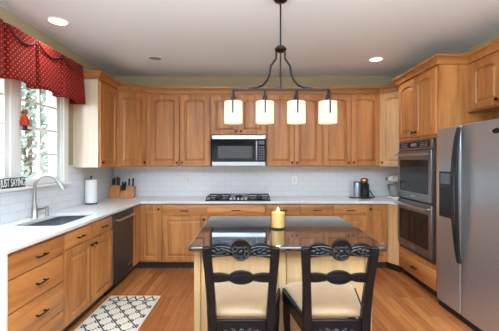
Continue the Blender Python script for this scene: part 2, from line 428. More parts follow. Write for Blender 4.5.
for sy0, sy1 in ((WY0+.014, 2.838), (2.932, WY1-.014)):
    sx0, sx1 = XL-.055, XL-.02
    f = .058
    sb = MB()
    sb.box(sx0, sx1, sy0, sy0+f, WZ0, WZ1-.013).box(sx0, sx1, sy1-f, sy1, WZ0, WZ1-.013)
    sb.box(sx0, sx1, sy0+f, sy1-f, WZ0, WZ0+f*1.2).box(sx0, sx1, sy0+f, sy1-f, WZ1-.013-f, WZ1-.013)
    wchild(sb, 'sash', PAINTW, .003)
    mu = MB(); my = (sy0+sy1)/2
    mu.box(sx0+.005, sx1-.005, my-.010, my+.010, WZ0+f*1.2, WZ1-.013-f)
    for zz in (1.515, 1.765, 2.015): mu.box(sx0+.006, sx1-.006, sy0+f, sy1-f, zz-.010, zz+.010)
    wchild(mu, 'muntin', PAINTW)
    wchild(MB().box(XL-.040, XL-.036, sy0+f-.005, sy1-f+.005, WZ0+f*1.2-.005, WZ1-.013-f+.005), 'pane', PANE)
wchild(MB().box(XL-.02, XL-.008, 2.99, 3.03, 1.50, 1.56).tube([(XL-.005, 3.01, 1.55), (XL+.015, 3.01, 1.53), (XL+.02, 3.01, 1.48)], .006, 6), 'latch', NICKEL)

# outside
struct(MB().box(-40, XL-.3, -15, 40, -.75, -.7).build('lawn', LAWN, smooth=False))
def tree(label, x, y, h, r, mat, conifer, seed):
    rnd = random.Random(seed)
    t = thing('evergreen_tree' if conifer else 'leafy_tree', label, 'tree', (x, y, -.7), 0, 'trees outside the window')
    MB().tube([(0,0,0), (.03,.02,h*.5), (0,0,h*.92)], [r*.09, r*.06, r*.02], 8).build('trunk', BARK, t)
    fm = MB()
    for i in range(2600):
        if conifer:
            q = rnd.random()**0.7; z = h*(0.06+.94*(1-q)); rad = r*q*(.35+.65*rnd.random())
        else:
            q = rnd.random(); z = h*(.25+.75*q); rad = r*math.sqrt(max(.05, 1-(2*q-1)**2))*(.3+.7*rnd.random()**.5)
        a = rnd.random()*2*PI
        c = Vector((rad*math.cos(a), rad*math.sin(a), z))
        s = .05+.09*rnd.random()
        n = Vector((rnd.gauss(0,1), rnd.gauss(0,1), rnd.gauss(0,1))).normalized()
        u = n.orthogonal().normalized()*s; v = n.cross(u)*.6
        fm.bm.faces.new([fm.bm.verts.new(c+d) for d in (-u, v*.8, u, -v*.8)])
    fm.build('foliage', mat, t, smooth=False)
tree('broad grey-green evergreen seen through the far sash of the window', -6.2, 9.0, 6.0, 1.5, LEAF, True, 1)
tree('pale leafy tree seen behind the window mullion and ornament', -8.6, 9.4, 4.2, 1.1, LEAF2, False, 2)
tree('grey-green evergreen filling the near sash of the window', -5.8, 4.9, 5.6, 1.5, LEAF, True, 3)
tree('pale tree farthest away beyond the lawn', -11.0, 13.5, 7.0, 2.2, LEAF2, False, 4)

# ------------------------------------------------------------------ cabinet parts
def panel_loops(w, h, st, arch, N=14):
    def loop(i, y):
        x0, x1, z0, z1 = st+i, w-st-i, st+i, h-st-i
        rise = arch*max(0, (1 - 2*i/(w-2*st)))
        zs = z1-rise; xc = (x0+x1)/2; hw = (x1-x0)/2
        pts = [(x0, z0), (x1, z0)]
        for k in range(N+1):
            u = 1-2*k/N
            pts.append((xc+hw*u, zs+rise*(1-abs(u)**3.0)))
        return [Vector((x, y, z)) for x, z in pts]
    return loop
def front_mesh(w, h, arch=0.0, st=0.058, flat=False):
    m = MB(); bm = m.bm; T = .020
    loop = panel_loops(w, h, st, arch)
    L0 = loop(0, -T)
    def outer(y, e=0.0):
        o = []
        n = len(L0)
        for i, p in enumerate(L0):
            if i == 0: q = (e, e)
            elif i == 1: q = (w-e, e)
            elif i == 2: q = (w-e, h-e)
            elif i == n-1: q = (e, h-e)
            else: q = (p.x, h-e)
            o.append(Vector((q[0], y, q[1])))
        return o
    rings = [outer(0), outer(-T+.005), outer(-T, .005), L0, loop(.002, -T+.003), loop(.005, -T+.016), loop(.014, -T+.016), loop(.038, -T+.002)]
    V = [[bm.verts.new(p) for p in r] for r in rings]
    n = len(L0)
    for a, b in zip(V, V[1:]):
        for i in range(n): bm.faces.new((a[i], a[(i+1) % n], b[(i+1) % n], b[i]))
    bm.faces.new(V[-1]); bm.faces.new(V[0][::-1])
    return m
def drawer_mesh(w, h):
    m = MB(); T = .020; e = .012
    bm = m.bm
    def rect(i, y): return [Vector(p) for p in ((i, y, i), (w-i, y, i), (w-i, y, h-i), (i, y, h-i))]
    V = [[bm.verts.new(p) for p in r] for r in (rect(0, 0), rect(0, -T+.008), rect(.004, -T+.005), rect(.022, -T))]
    for a, b in zip(V, V[1:]):
        for i in range(4): bm.faces.new((a[i], a[(i+1) % 4], b[(i+1) % 4], b[i]))
    bm.faces.new(V[-1]); bm.faces.new(V[0][::-1])
    return m
def add_knob(parent, x, z):
    MB().lathe([(.007, -.019), (.006, -.030), (.013, -.034), (.016, -.041), (.013, -.048), (.004, -.050)], (x, 0, z), 14, 'y').build('knob', BLACKM, parent)
def add_pull(parent, x, z, L=.115):
    m = MB()
    m.tube([(x-L/2, -.046, z), (x-L*.25, -.050, z), (x+L*.25, -.050, z), (x+L/2, -.046, z)], .0055, 8)
    for q in (-1, 1): m.tube([(x+q*L*.36, -.018, z), (x+q*L*.36, -.048, z)], .0055, 8)
    m.build('handle', BLACKM, parent)
def add_door(root, x0, x1, z0, z1, arch=0.0, knob=None, mat=None, loc=None):
    d = front_mesh(x1-x0, z1-z0, arch, st=min(.058, (x1-x0)*.24)).build('door', mat or WOODV, root, loc=(x0, 0, z0), angle=25)
    w, h = x1-x0, z1-z0
    if knob:
        kx = .032 if 'l' in knob else w-.032
        kz = .045 if 'b' in knob else h-.045
        add_knob(d, kx, kz)
    return d
def add_drawer(root, x0, x1, z0, z1, pull=True):
    d = drawer_mesh(x1-x0, z1-z0).build('drawer', WOODH, root, loc=(x0, 0, z0), angle=25)
    if pull: add_pull(d, (x1-x0)/2, (z1-z0)/2)
    return d
def carcass(root, w, depth, z0, z1, top=True, mat=None):
    t = .018; m = MB()
    m.box(0, t, .02, depth, z0, z1).box(w-t, w, .02, depth, z0, z1)
    m.box(t, w-t, .02, depth, z0, z0+t).box(t, w-t, depth-t, depth, z0+t, z1)
    m.box(0, w, 0, .02, z0, z1)
    if top: m.box(t, w-t, .02, depth-t, z1-t, z1)
    return m.build('carcass', mat or WOODV, root, .002, 1)
def toekick(root, w, depth):
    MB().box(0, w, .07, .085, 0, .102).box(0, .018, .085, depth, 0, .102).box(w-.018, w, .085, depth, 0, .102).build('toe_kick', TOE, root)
G = .006   # reveal
def base_cab(label, loc, rot, w, layout, group=None, depth=.588):
    root = thing('base_cabinet', label, 'cabinet', loc, rot, group)
    carcass(root, w, depth, .10, .882, top=False); toekick(root, w, depth)
    if layout == 'drawers':
        for a, b in ((.12, .262), (.274, .49), (.502, .70), (.712, .858)): add_drawer(root, G, w-G, a, b)
    elif layout.startswith('sink'):
        for a, b, k in ((G, w/2-.006, 'rt'), (w/2+.006, w-G, 'lt')):
            add_drawer(root, a, b, .732, .858); add_door(root, a, b, .12, .720, 0, k)
    elif layout.startswith('dd2'):
        add_drawer(root, G, w-G, .732, .858)
        for a, b, k in ((G, w/2-.006, 'rt'), (w/2+.006, w-G, 'lt')): add_door(root, a, b, .12, .720, 0, k)
    elif layout.startswith('dd'):
        add_drawer(root, G, w-G, .732, .858); add_door(root, G, w-G, .12, .720, 0, layout[2:])
    elif layout.startswith('door'):
        add_door(root, G, w-G, .12, .858, 0, layout[4:])
    return root
# left run: face at x = -1.495, doors 2 cm proud
FX = -1.495
R90 = PI/2
base_cab('maple drawer base with four black bar pulls at the near end of the sink run', (FX, 1.965, 0), R90, .612, 'drawers')
base_cab('maple sink base under the window with two small drawer fronts above two doors', (FX, 2.577, 0), R90, .893, 'sink')
# panel closing the near end of the run
ep = MB().box(XL, -1.470, 1.945, 1.965, 0, .882).build('end_panel', CREAM, None, .002)
tag(ep, 'cream panel closing the near end of the sink run under the worktop', 'panel')
# corner unit (L shaped, two door leaves)
FYB = 4.335
cr = thing('corner_base_cabinet', 'L-shaped maple corner base cabinet between dishwasher and rear run', 'cabinet', (FX, FYB, 0))
m = MB()
def ident(u, v, w): return Vector((u, v, w))
# local: (0,0) is the inside corner; run down the left face to y=-.262 and along the rear to x=.31
poly = [(0, 0), (0, -.262), (-.588, -.262), (-.588, .604), (.31, .604), (.31, 0)]
m.prism(poly[::-1], .10, .882, ident); m.build('carcass', WOODV, cr, .002, 1)
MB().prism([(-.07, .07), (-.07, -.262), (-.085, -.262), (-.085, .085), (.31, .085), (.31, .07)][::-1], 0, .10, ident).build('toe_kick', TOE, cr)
d = add_door(cr, .024, .304, .12, .858, 0, 'rt')
d2 = front_mesh(.235, .738, 0, st=.05).build('door', WOODV, cr, loc=(0, -.258, .12), angle=25); d2.rotation_euler = (0, 0, R90)
# rear run
xs = [(-1.185, -.585, 'ddrt', 'maple base cabinet with drawer above door, between corner unit and cooktop base'),
      (-.585, .195, 'dd2', 'wide maple base cabinet directly under the gas cooktop'),
      (.195, .655, 'ddlt', 'maple base cabinet whose drawer shows behind the candle'),
      (.655, 1.095, 'ddrt', 'maple base cabinet in the rear run, second from the cooktop on the oven side'),
      (1.095, 1.545, 'ddlt', 'maple base cabinet with a drawer, below the coffee machine'),
      (1.545, 1.825, 'doorlt', 'narrow maple base cabinet with one full-height door near the ovens')]
for a, b, l, lab in xs: base_cab(lab, (a, FYB, 0), 0, b-a, l)
fc = thing('corner_filler_cabinet', 'slanted maple corner filler between rear run and oven tower', 'cabinet', (1.825, FYB, 0))
MB().prism([(0, 0), (.08, -.15), (.670, -.15), (.670, .60), (0, .60)], .10, .882, ident).build('carcass', WOODP, fc, .002, 1)
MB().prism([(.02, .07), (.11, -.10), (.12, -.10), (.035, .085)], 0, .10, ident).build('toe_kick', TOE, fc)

# ------------------------------------------------------------------ worktop with sink cut-out
SX0, SX1, SY0, SY1 = -1.955, -1.575, 2.66, 3.33
def worktop():
    m = MB(); bm = m.bm
    outer = [(XL+TT, 1.935), (-1.455, 1.935), (-1.455, 4.295), (1.805, 4.295), (1.882, 4.186), (XR, 4.186), (XR, YB-TT), (XL+TT, YB-TT)]
    hole = []
    r = .05
    for cx, cy, a0 in ((SX1-r, SY0+r, -90), (SX1-r, SY1-r, 0), (SX0+r, SY1-r, 90), (SX0+r, SY0+r, 180)):
        for k in range(5):
            a = math.radians(a0+k*22.5); hole.append((cx+r*math.cos(a), cy+r*math.sin(a)))
    edges = []
    for L in (outer, hole):
        vs = [bm.verts.new((x, y, .884)) for x, y in L]
        edges += [bm.edges.new((vs[i], vs[(i+1) % len(vs)])) for i in range(len(vs))]
    bmesh.ops.triangle_fill(bm, use_beauty=True, edges=edges)
    ret = bmesh.ops.extrude_face_region(bm, geom=bm.faces[:])
    bmesh.ops.translate(bm, vec=(0, 0, .030), verts=[v for v in ret['geom'] if isinstance(v, bmesh.types.BMVert)])
    return m.build('worktop', QUARTZ, None, .004, 2)
tag(worktop(), 'white quartz L-shaped worktop on the maple base cabinets with sink cut-out', 'worktop')
# sink
sk = thing('sink', 'stainless undermount sink in the white worktop below the window', 'sink', ((SX0+SX1)/2, (SY0+SY1)/2, .70))
m = MB(); hx, hy, t = (SX1-SX0)/2, (SY1-SY0)/2, .004
m.box(-hx-.01, hx+.01, -hy-.01, hy+.01, 0, t)
m.box(-hx-.01, -hx-.01+t, -hy-.01, hy+.01, t, .183).box(hx+.01-t, hx+.01, -hy-.01, hy+.01, t, .183)
m.box(-hx-.006, hx+.006, -hy-.01, -hy-.006, t, .183).box(-hx-.006, hx+.006, hy+.006, hy+.01, t, .183)
m.build('basin', STEEL, sk, .003)
MB().lathe([(.045, .004), (.045, .008), (.03, .006), (.004, .005)], (0, .05, 0), 20).build('drain', NICKEL, sk)
# faucet
fa = thing('faucet', 'brushed nickel gooseneck faucet with pull-down spray behind the sink', 'faucet', (-2.015, 3.03, .914))
MB().lathe([(.032, 0), (.032, .006), (.027, .012), (.026, .085), (.020, .12), (.016, .15)], (0,0,0), 20).build('body', NICKEL, fa)
dv = Vector((.86, .5, 0)).normalized()
pts = [Vector((0, 0, .12)), Vector((0, 0, .29))]
for k in range(1, 11):
    a = PI*k/10*.86
    pts.append(dv*(.098*(1-math.cos(a)))+Vector((0, 0, .29+.105*math.sin(a))))
MB().tube(pts, .0135, 14).build('neck', NICKEL, fa)
e = pts[-1]; dn = (pts[-1]-pts[-2]).normalized()
MB().tube([e-dn*.005, e+dn*.02, e+dn*.075, e+dn*.095], [.0145, .017, .023, .022], 16).build('spray_head', NICKEL, fa)
MB().tube([(.015, .02, .075), (.035, .09, .08), (.04, .11, .08)], .010, 10).tube([(.042, .115, .094), (.042, .115, .03), (.042, .115, 0)], [.015, .015, .019], 14).build('lever', NICKEL, fa)

# dishwasher
dw = thing('dishwasher', 'dark steel dishwasher with bar handle next to the sink base', 'dishwasher', (FX, 3.473, 0), R90)
MB().box(0, .596, .03, .56, .10, .872).build('tub', BLACKP, dw)
MB().box(.003, .593, -.022, .03, .11, .868).build('door', STEELD, dw, .004)
MB().box(.012, .584, .06, .10, 0, .10).build('toe_kick', BLACKP, dw)
m = MB().tube([(.05, -.058, .80), (.12, -.064, .80), (.476, -.064, .80), (.546, -.058, .80)], .011, 10)
for q in (.075, .521): m.tube([(q, -.02, .80), (q, -.06, .80)], .009, 8)
m.build('handle', STEEL, dw)
MB().box(.42, .50, -.024, -.020, .20, .212).box(.53, .56, -.024, -.020, .20, .215).build('badge', STEEL, dw)

# ------------------------------------------------------------------ wall cabinets
UZ0, UZ1 = 1.372, 2.405
def wall_cab(label, loc, rot, w, doors, z0=UZ0, z1=UZ1, depth=.328, arch=.030, mat=None, dmat=None):
    root = thing('wall_cabinet', label, 'cabinet', (loc[0], loc[1], z0), rot)
    carcass(root, w, depth, 0, z1-z0, mat=mat)
    for a, b, k in doors: add_door(root, a, b, .012, z1-z0-.022, arch, k, dmat)
    return root
UFX, UFY = -1.790, 4.615
lc = wall_cab('maple wall cabinet beside the window with end panel coloured pale for window glare', (UFX, 3.812, 0), R90, .490, [(.016, .480, 'lb')], depth=.298)
MB().box(-.006, 0, 0.001, .296, 0, UZ1-UZ0).build('end_panel', PANEL_GLARE, lc, .001)['label'] = 'glossy end panel coloured pale for window glare'
# diagonal corners
def diag_cab(label, p0, p1, poly_w, knob, mat, dm):
    dx, dy = p1[0]-p0[0], p1[1]-p0[1]; rot = math.atan2(dy, dx); w = math.hypot(dx, dy)
    root = thing('corner_wall_cabinet', label, 'cabinet', (p0[0], p0[1], UZ0), rot)
    c, s = math.cos(-rot), math.sin(-rot)
    pl = [((x-p0[0])*c-(y-p0[1])*s, (x-p0[0])*s+(y-p0[1])*c) for x, y in poly_w]
    MB().prism(pl, 0, UZ1-UZ0, ident).build('carcass', mat, root, .002, 1)
    add_door(root, .022, w-.022, .012, UZ1-UZ0-.022, .030, knob, dm)
diag_cab('diagonal maple corner wall cabinet above the knife block', (-1.79, 4.304), (-1.48, 4.614),
         [(-1.79, 4.304), (-1.48, 4.614), (-1.48, YB), (XL, YB), (XL, 4.304)], 'rb', WOODV, WOODV)
diag_cab('paler diagonal corner wall cabinet above the stand mixer, half behind the oven tower', (1.825, 4.614), (2.135, 4.304),
         [(1.825, 4.614), (2.135, 4.304), (XR, 4.304), (XR, YB), (1.825, YB)], 'lb', WOODP, WOODP)
def pair(w): return [(.014, w/2-.004, 'rb'), (w/2+.004, w-.014, 'lb')]
wall_cab('two-door maple wall cabinet between corner cabinet and microwave', (-1.48, UFY, 0), 0, .905, [(.045, .467, 'rb'), (.478, .895, 'lb')])
wall_cab('short two-door maple wall cabinet above the microwave', (-.575, UFY, 0), 0, .795, pair(.795), z0=1.812)
wall_cab('two-door maple wall cabinet just past the microwave, behind the lit lamp shades', (.220, UFY, 0), 0, .785, pair(.785))
wall_cab('two-door maple wall cabinet above the coffee machine', (1.005, UFY, 0), 0, .820, pair(.820))
# crown moulding
PROF = [(0, 0), (.024, 0), (.026, .018), (.036, .040), (.052, .056), (.058, .060), (.066, .064), (.068, .086), (0, .086)]
def sweep(path, prof, z, name, mat):
    m = MB(); n = len(path); P = [Vector((x, y)) for x, y in path]; rings = []
    for i, p in enumerate(P):
        def nr(a, b): d = (b-a).normalized(); return Vector((d.y, -d.x))
        if i == 0: k = nr(P[0], P[1])
        elif i == n-1: k = nr(P[-2], P[-1])
        else:
            a, b = nr(P[i-1], p), nr(p, P[i+1]); k = (a+b)/(1+a.dot(b))
        rings.append([m.bm.verts.new((p.x+k.x*o, p.y+k.y*o, z+h)) for o, h in prof])
    for a, b in zip(rings, rings[1:]):
        for j in range(len(prof)): q = (j+1) % len(prof); m.bm.faces.new((a[j], a[q], b[q], b[j]))
    m.bm.faces.new(rings[0]); m.bm.faces.new(rings[-1][::-1])
    return m.build(name, mat, None, smooth=True, angle=30)
tag(sweep([(XL, 3.806), (UFX, 3.806), (UFX, 4.304), (-1.48, 4.614), (1.825, 4.614), (2.135, 4.304)], PROF, UZ1, 'crown_molding', CROWN),
    'maple crown molding along the tops of the rear and window-side wall cabinets', 'molding')

# oven tower
TZ = 2.425
tw = thing('oven_cabinet', 'tall maple tower housing the double oven beside the fridge', 'cabinet', (1.905, 4.18, 0), -R90)
w, dp = .886, .592
m = MB()
m.box(0, .02, .02, dp, .10, TZ).box(w-.02, w, .02, dp, .10, TZ).box(.02, w-.02, dp-.02, dp, .10, TZ)
m.box(.02, w-.02, .02, dp-.02, .34, .36).box(.02, w-.02, .02, dp-.02, 1.70, 1.72).box(.02, w-.02, .02, dp-.02, TZ-.02, TZ).box(.02, w-.02, .02, dp-.02, .10, .12)
m.box(0, .055, 0, .02, .10, TZ).box(w-.055, w, 0, .02, .10, TZ)
m.box(.055, w-.055, 0, .02, .10, .372).box(.055, w-.055, 0, .02, 1.690, TZ)
m.build('carcass', WOODV, tw, .002, 1)
toekick(tw, w, dp)
add_drawer(tw, .035, w-.035, .122, .318)
add_door(tw, .030, w/2-.004, 1.728, TZ-.025, .034, 'rb'); add_door(tw, w/2+.004, w-.030, 1.728, TZ-.025, .034, 'lb')
ov = thing('double_oven', 'stainless double wall oven with black glass doors', 'oven', (1.905, 4.18-.058, .374), -R90)
ow = w-.116
MB().box(.01, ow-.01, .0, .52, .004, 1.30).build('housing', BLACKP, ov)
MB().box(0, ow, -.018, 0, .0, 1.31).build('trim_frame', STEELD, ov, .003)
cp = MB().box(.004, ow-.004, -.034, -.019, 1.205, 1.306).build('control_panel', OVENST, ov, .003)
MB().box(.05, ow-.05, -.037, -.034, 1.222, 1.292).build('display', GLASSBLK, cp)
m = MB()
for k in range(5):
    for r_ in range(3):
        m.box(.09+k*.032, .108+k*.032, -.0385, -.037, 1.232+r_*.018, 1.241+r_*.018)
        m.box(ow-.108-k*.032, ow-.09-k*.032, -.0385, -.037, 1.232+r_*.018, 1.241+r_*.018)
m.box(.32, .45, -.0385, -.037, 1.24, 1.276)
m.build('keypad', plain('keypad_grey', srgb(120, 130, 140), .4), cp)
for zb in (.045, .632):
    h = .56
    dr = MB().box(.004, ow-.004, -.044, -.019, zb, zb+h).build('door', OVENST, ov, .004)
    MB().box(.062, ow-.062, -.0465, -.044, zb+.085, zb+h-.105).build('window', GLASSBLK, dr, .001)
    m = MB().tube([(.03, -.092, zb+h-.045), (ow-.03, -.092, zb+h-.045)], .014, 12)
    for q in (.06, ow-.06): m.tube([(q, -.04, zb+h-.045), (q, -.09, zb+h-.045)], .010, 8)
    m.build('handle', STEEL, dr)
    MB().box(ow/2-.05, ow/2+.05, -.046, -.044, zb+.03, zb+.05).build('badge', STEEL, dr)
# cabinet over the fridge
of = wall_cab('maple cabinet hung over the fridge, set back from the oven tower', (2.205, 3.292, 0), -R90, .915, [(.07, .45, 'rb'), (.462, .85, 'lb')], z0=1.937, z1=TZ, depth=.293)
tag(sweep([(XR, 4.18), (1.905, 4.18), (1.905, 3.294), (2.205, 3.294), (2.205, 2.377), (XR, 2.377)], PROF, TZ, 'crown_molding', CROWN),
    'maple crown molding stepping around the oven tower and fridge cabinet', 'molding')
# fridge
fg = thing('refrigerator', 'stainless side-by-side refrigerator with black handles and dispenser', 'refrigerator', (1.872, 3.278, 0), -R90)
FWd, FH = .905, 1.768
MB().box(.004, FWd-.004, .065, .60, .03, FH-.012).build('cabinet', STEELD, fg, .004)
MB().box(.01, FWd-.01, .02, .07, .005, .06).box(.05, .12, .08, .14, 0, .03).box(.78, .85, .08, .14, 0, .03).box(.05, .85, .5, .56, 0, .03).build('base_grille', BLACKP, fg)
split = .372
dl = MB().box(.002, split-.006, 0, .062, .065, FH).build('freezer_door', FRIDGEM, fg, .012, 3)
dr = MB().box(split+.006, FWd-.002, 0, .062, .065, FH).build('fridge_door', FRIDGEM, fg, .012, 3)
dsp = MB().box(.055, .262, -.008, .002, .905, 1.345).build('dispenser', BLACKP, dl, .004)
MB().box(.075, .242, -.011, -.006, .93, 1.185).build('dispenser_recess', BLACKP, dsp, .002)
MB().box(.085, .232, -.010, -.007, 1.225, 1.325).build('dispenser_keypad', plain('dispenser_grey', srgb(86, 92, 100), .35), dsp, .002)
for par, hx_ in ((dl, split-.030), (dr, split+.034)):
    s_ = 1 if par is dr else -1
    P = []
    for k in range(15):
        u = k/14; z = .53+1.215*u
        P.append((hx_ - s_*.020*(1-math.sin(PI*u)) , -.012-.046*math.sin(PI*u**1.15)**.6, z))
    MB().strip(P, [.010+.005*math.sin(PI*k/14) for k in range(15)], .010).build('handle', BLACKP, par, .004)
b_ = MB().lathe([(.001, -.0045), (.034, -.0045), (.038, 0)], (0, 0, 0), 24, 'y').build('badge', GLASSBLK, dr)
b_.location = (.795, 0, 1.675); b_.scale = (1, 1, .55)

# microwave
mw = thing('microwave', 'stainless over-range microwave with black glass door', 'microwave', (-.548, 4.545, 1.384), 0)
MW, MH = .752, .425
MB().box(0, MW, .03, .388, 0, MH).build('housing', STEELD, mw, .003)
MB().box(0, MW, .004, .03, MH-.052, MH).build('vent_panel', STEEL, mw, .003)
MB().box(0, MW, .004, .03, 0, .055).build('bottom_panel', STEEL, mw, .003)
d = MB().box(.002, .615, 0, .03, .057, MH-.054).build('door', GLASSBLK, mw, .003)
MB().box(.085, .565, -.003, .002, .105, .275).build('window', plain('microwave_mesh', (.05, .05, .055, 1), .25), d)
m = MB().tube([(.625, -.032, .085), (.625, -.038, .12), (.625, -.038, .30), (.625, -.032, .34)], .010, 10)
m.tube([(.625, .005, .10), (.625, -.034, .10)], .007, 8).tube([(.625, .005, .325), (.625, -.034, .325)], .007, 8)
m.build('handle', STEEL, d)
cpn = MB().box(.640, MW-.002, 0, .03, .057, MH-.054).build('control_panel', GLASSBLK, mw, .003)
m = MB().box(.655, .735, -.002, .001, .30, .35)
for k in range(3):
    for r_ in range(6): m.box(.655+k*.029, .677+k*.029, -.002, .001, .08+r_*.034, .102+r_*.034)
m.build('keypad', plain('microwave_keys', srgb(92, 96, 100), .4), cpn)

# gas cooktop
ck = thing('gas_cooktop', 'black gas cooktop set in the rear worktop under the microwave', 'cooktop', (-.174, 4.615, .9145))
MB().box(-.44, .44, -.255, .255, 0, .012).build('tray', GLASSBLK, ck, .005)
for bx, by, br in ((-.29, .12, .045), (-.29, -.10, .035), (0, .05, .055), (.29, .12, .035), (.29, -.10, .045)):
    MB().lathe([(br*1.2, .012), (br*1.15, .022), (br, .024), (br, .034), (br*.9, .036), (.002, .036)], (bx, by, 0), 20).build('burner', IRON, ck)
for gx in (-.29, 0, .29):
    m = MB(); z = .046
    a, b, c, d_ = gx-.138, gx+.138, -.16 if gx == 0 else -.235, .235
    m.tube([(a, c, z), (b, c, z), (b, d_, z), (a, d_, z)], .006, 6, closed=True)
    for y in ((.12, -.10) if gx else (.05,)): m.box(a, b, y-.005, y+.005, z-.006, z+.007)
    m.box(gx-.005, gx+.005, c, d_, z-.006, z+.007)
    for px in (a, b):
        for py in (c, d_): m.tube([(px, py, .011), (px, py, z)], .006, 6)
    m.build('grate', IRON, ck)
for k in range(5):
    MB().lathe([(.017, .012), (.017, .02), (.013, .036), (.002, .037)], (-.10+k*.05, -.212, 0), 14).build('knob', STEEL, ck)

# ------------------------------------------------------------------ things on the worktop
CT = .9145
pt = thing('paper_towel_holder', 'white paper towel roll on an upright black holder near the window', 'paper towel', (-1.985, 4.04, CT))
MB().lathe([(.075, 0), (.075, .008), (.07, .012), (.008, .014)], n=28).tube([(0,0,.01), (0,0,.335)], .006, 10).ball((0, 0, .338), .016, .016, .012).build('stand', BLACKM, pt)
MB().lathe([(.012, .016), (.066, .016), (.068, .02), (.068, .298), (.066, .302), (.012, .302), (.012, .016)], n=32, capped=False).build('roll', PAPER, pt)

kb = tag(MB().prism([(-.165, 0), (.165, 0), (.168, .165), (.055, .182), (.052, .115), (-.022, .106), (-.023, .012), (-.030, .012), (-.031, .178), (-.162, .188)], -.065, .065,
        lambda u, v, w: Vector((u, w+v*.22, v))).build('knife_block', KBLOCK, None, .004), 'stepped wooden knife block in the corner of the worktop', 'knife block')
kb.location = (-1.865, 4.72, CT); kb.rotation_euler = (0, 0, math.radians(8))
Mk = Matrix.Translation(kb.location) @ Matrix.Rotation(math.radians(8), 4, 'Z')
knives = [(-.145, 0, .186, .80), (-.116, -.02, .184, .92), (-.088, .01, .182, 1.05), (-.057, -.01, .180, .95),
          (-.008, .0, .108, 1.05), (.010, -.03, .109, .85), (.026, .01, .111, 1.05), (.043, -.02, .113, .92),
          (.082, .0, .178, .85), (.140, -.01, .170, 1.0)]
klab = ['long black knife handle at the wall end of the knife block', 'black knife handle second from the wall end of the block', 'black knife handle third from the wall end of the block', 'tallest black knife handle, at the step of the block',
        'steak knife in the low step, nearest the tall wall-side tier', 'steak knife in the low step, second from the wall-side tier', 'steak knife in the low step, third from the wall-side tier', 'steak knife in the low step, against the cooktop-side tier',
        'black knife handle next to the step on the cooktop-side tier', 'black knife handle at the cooktop end of the block']
for (kx, ky, kz, s), lab in zip(knives, klab):
    k = thing('kitchen_knife', lab, 'knife', Mk @ Vector((kx, ky+kz*.22, kz-.004)), math.radians(8), 'knives in the block')
    L = .118*s
    MB().strip([(0, -.002, 0), (0, .004, L*.3), (0, .010, L*.7), (0, .024, L)], [.0095, .011, .010, .011], [.012, .013, .012, .014]).build('handle', BLACKP, k, .004)
    MB().strip([(0, -.012, -.09), (0, 0, .0)], .0008, [.004, .011]).build('blade', STEEL, k)

cm = thing('coffee_machine', 'black pod coffee machine with copper head and grey water tank', 'coffee machine', (1.60, 4.72, CT))
MB().lathe([(.105, 0), (.105, .012), (.09, .02), (.02, .02)], (.03, 0, 0), 28).box(-.17, .16, -.04, .06, 0, .014).build('base', BLACKP, cm, .003)
MB().lathe([(.052, .015), (.052, .215), (.048, .225), (.01, .226)], (-.055, .01, 0), 26).build('water_tank', GREYTANK, cm)
MB().lathe([(.054, .226), (.054, .236), (.01, .238)], (-.055, .01, 0), 26).build('tank_lid', BLACKP, cm)
MB().lathe([(.062, .02), (.062, .20), (.05, .215), (.01, .216)], (.055, .01, 0), 26).box(.025, .085, -.085, .0, .13, .205).build('body', BLACKP, cm, .004)
MB().lathe([(.048, .212), (.056, .222), (.056, .268), (.045, .285), (.02, .292), (.002, .293)], (.045, 0, 0), 26).build('head', COPPER, cm)
MB().lathe([(.050, .014), (.050, .022), (.01, .023)], (.055, -.07, 0), 20).build('drip_tray', STEELD, cm)
MB().tube([(.10, .01, .13), (.115, -.01, .115), (.16, -.03, .04), (.185, -.03, .008)], .008, 8).build('cord', BLACKP, cm)

sm = thing('stand_mixer', 'white stand mixer with steel bowl in the corner by the ovens', 'mixer', (2.10, 4.60, CT))
MB().box(-.14, .15, -.10, .10, 0, .035).tube([(.10, 0, .03), (.11, 0, .16), (.10, 0, .25)], [.055, .045, .05], 16).build('base', WHITEENAMEL, sm, .01)
MB().ball((-.01, 0, .285), .175, .062, .060, 22).build('head', WHITEENAMEL, sm)
MB().lathe([(.045, .036), (.05, .05), (.085, .09), (.105, .15), (.108, .20), (.102, .20), (.098, .15), (.05, .06)], (-.05, 0, 0), 28).build('bowl', STEEL, sm)
MB().tube([(-.05, 0, .225), (-.05, 0, .10)], [.02, .012], 10).lathe([(.02, -.19), (.022, -.18), (.022, -.17)], (0, 0, .285), 14, 'x').ball((-.11, -.06, .29), .012, .01, .012, 10).build('attachment', STEEL, sm)

for x, lab in ((-.958, 'white outlet plate on the tile between knife block and cooktop'), (.66, 'white outlet plate on the tile between cooktop and coffee machine')):
    o = thing('wall_outlet', lab, 'outlet', (x, YB-TT, 1.162))
    MB().box(-.036, .036, -.006, 0, -.058, .058).build('plate', PAINTW, o, .002)
    MB().box(-.016, .016, -.0085, -.005, -.034, -.006).box(-.016, .016, -.0085, -.005, .006, .034).build('socket', plain('outlet_ivory', srgb(214, 214, 212), .4), o, .001)

# ------------------------------------------------------------------ window sign, ornament, valance
sg = thing('word_sign', 'black sign with white letters standing on the window sill', 'sign', (XL+.030, 2.80, WZ0))
MB().box(-.012, .012, -.155, .150, 0, .088).build('board', SIGNBLK, sg, .002)
def text_mesh(txt, size, ext):
    c = bpy.data.curves.new('lettering', 'FONT'); c.body = txt; c.size = size; c.extrude = ext; c.align_x = 'CENTER'; c.align_y = 'CENTER'
    o = bpy.data.objects.new('tmp', c); COL.objects.link(o)
    bpy.context.view_layer.update()
    me = bpy.data.meshes.new_from_object(o.evaluated_get(bpy.context.evaluated_depsgraph_get()))
    bpy.data.objects.remove(o); return me
me = text_mesh('JUST SAYING', .088, .0012); me.materials.clear(); me.materials.append(WHITEINK)
lo = bpy.data.objects.new('lettering', me); COL.objects.link(lo); lo.parent = sg
lo.location = (.0135, -.002, .044); lo.rotation_euler = (PI/2, 0, PI/2); lo.scale = (.56, 1.1, 1)

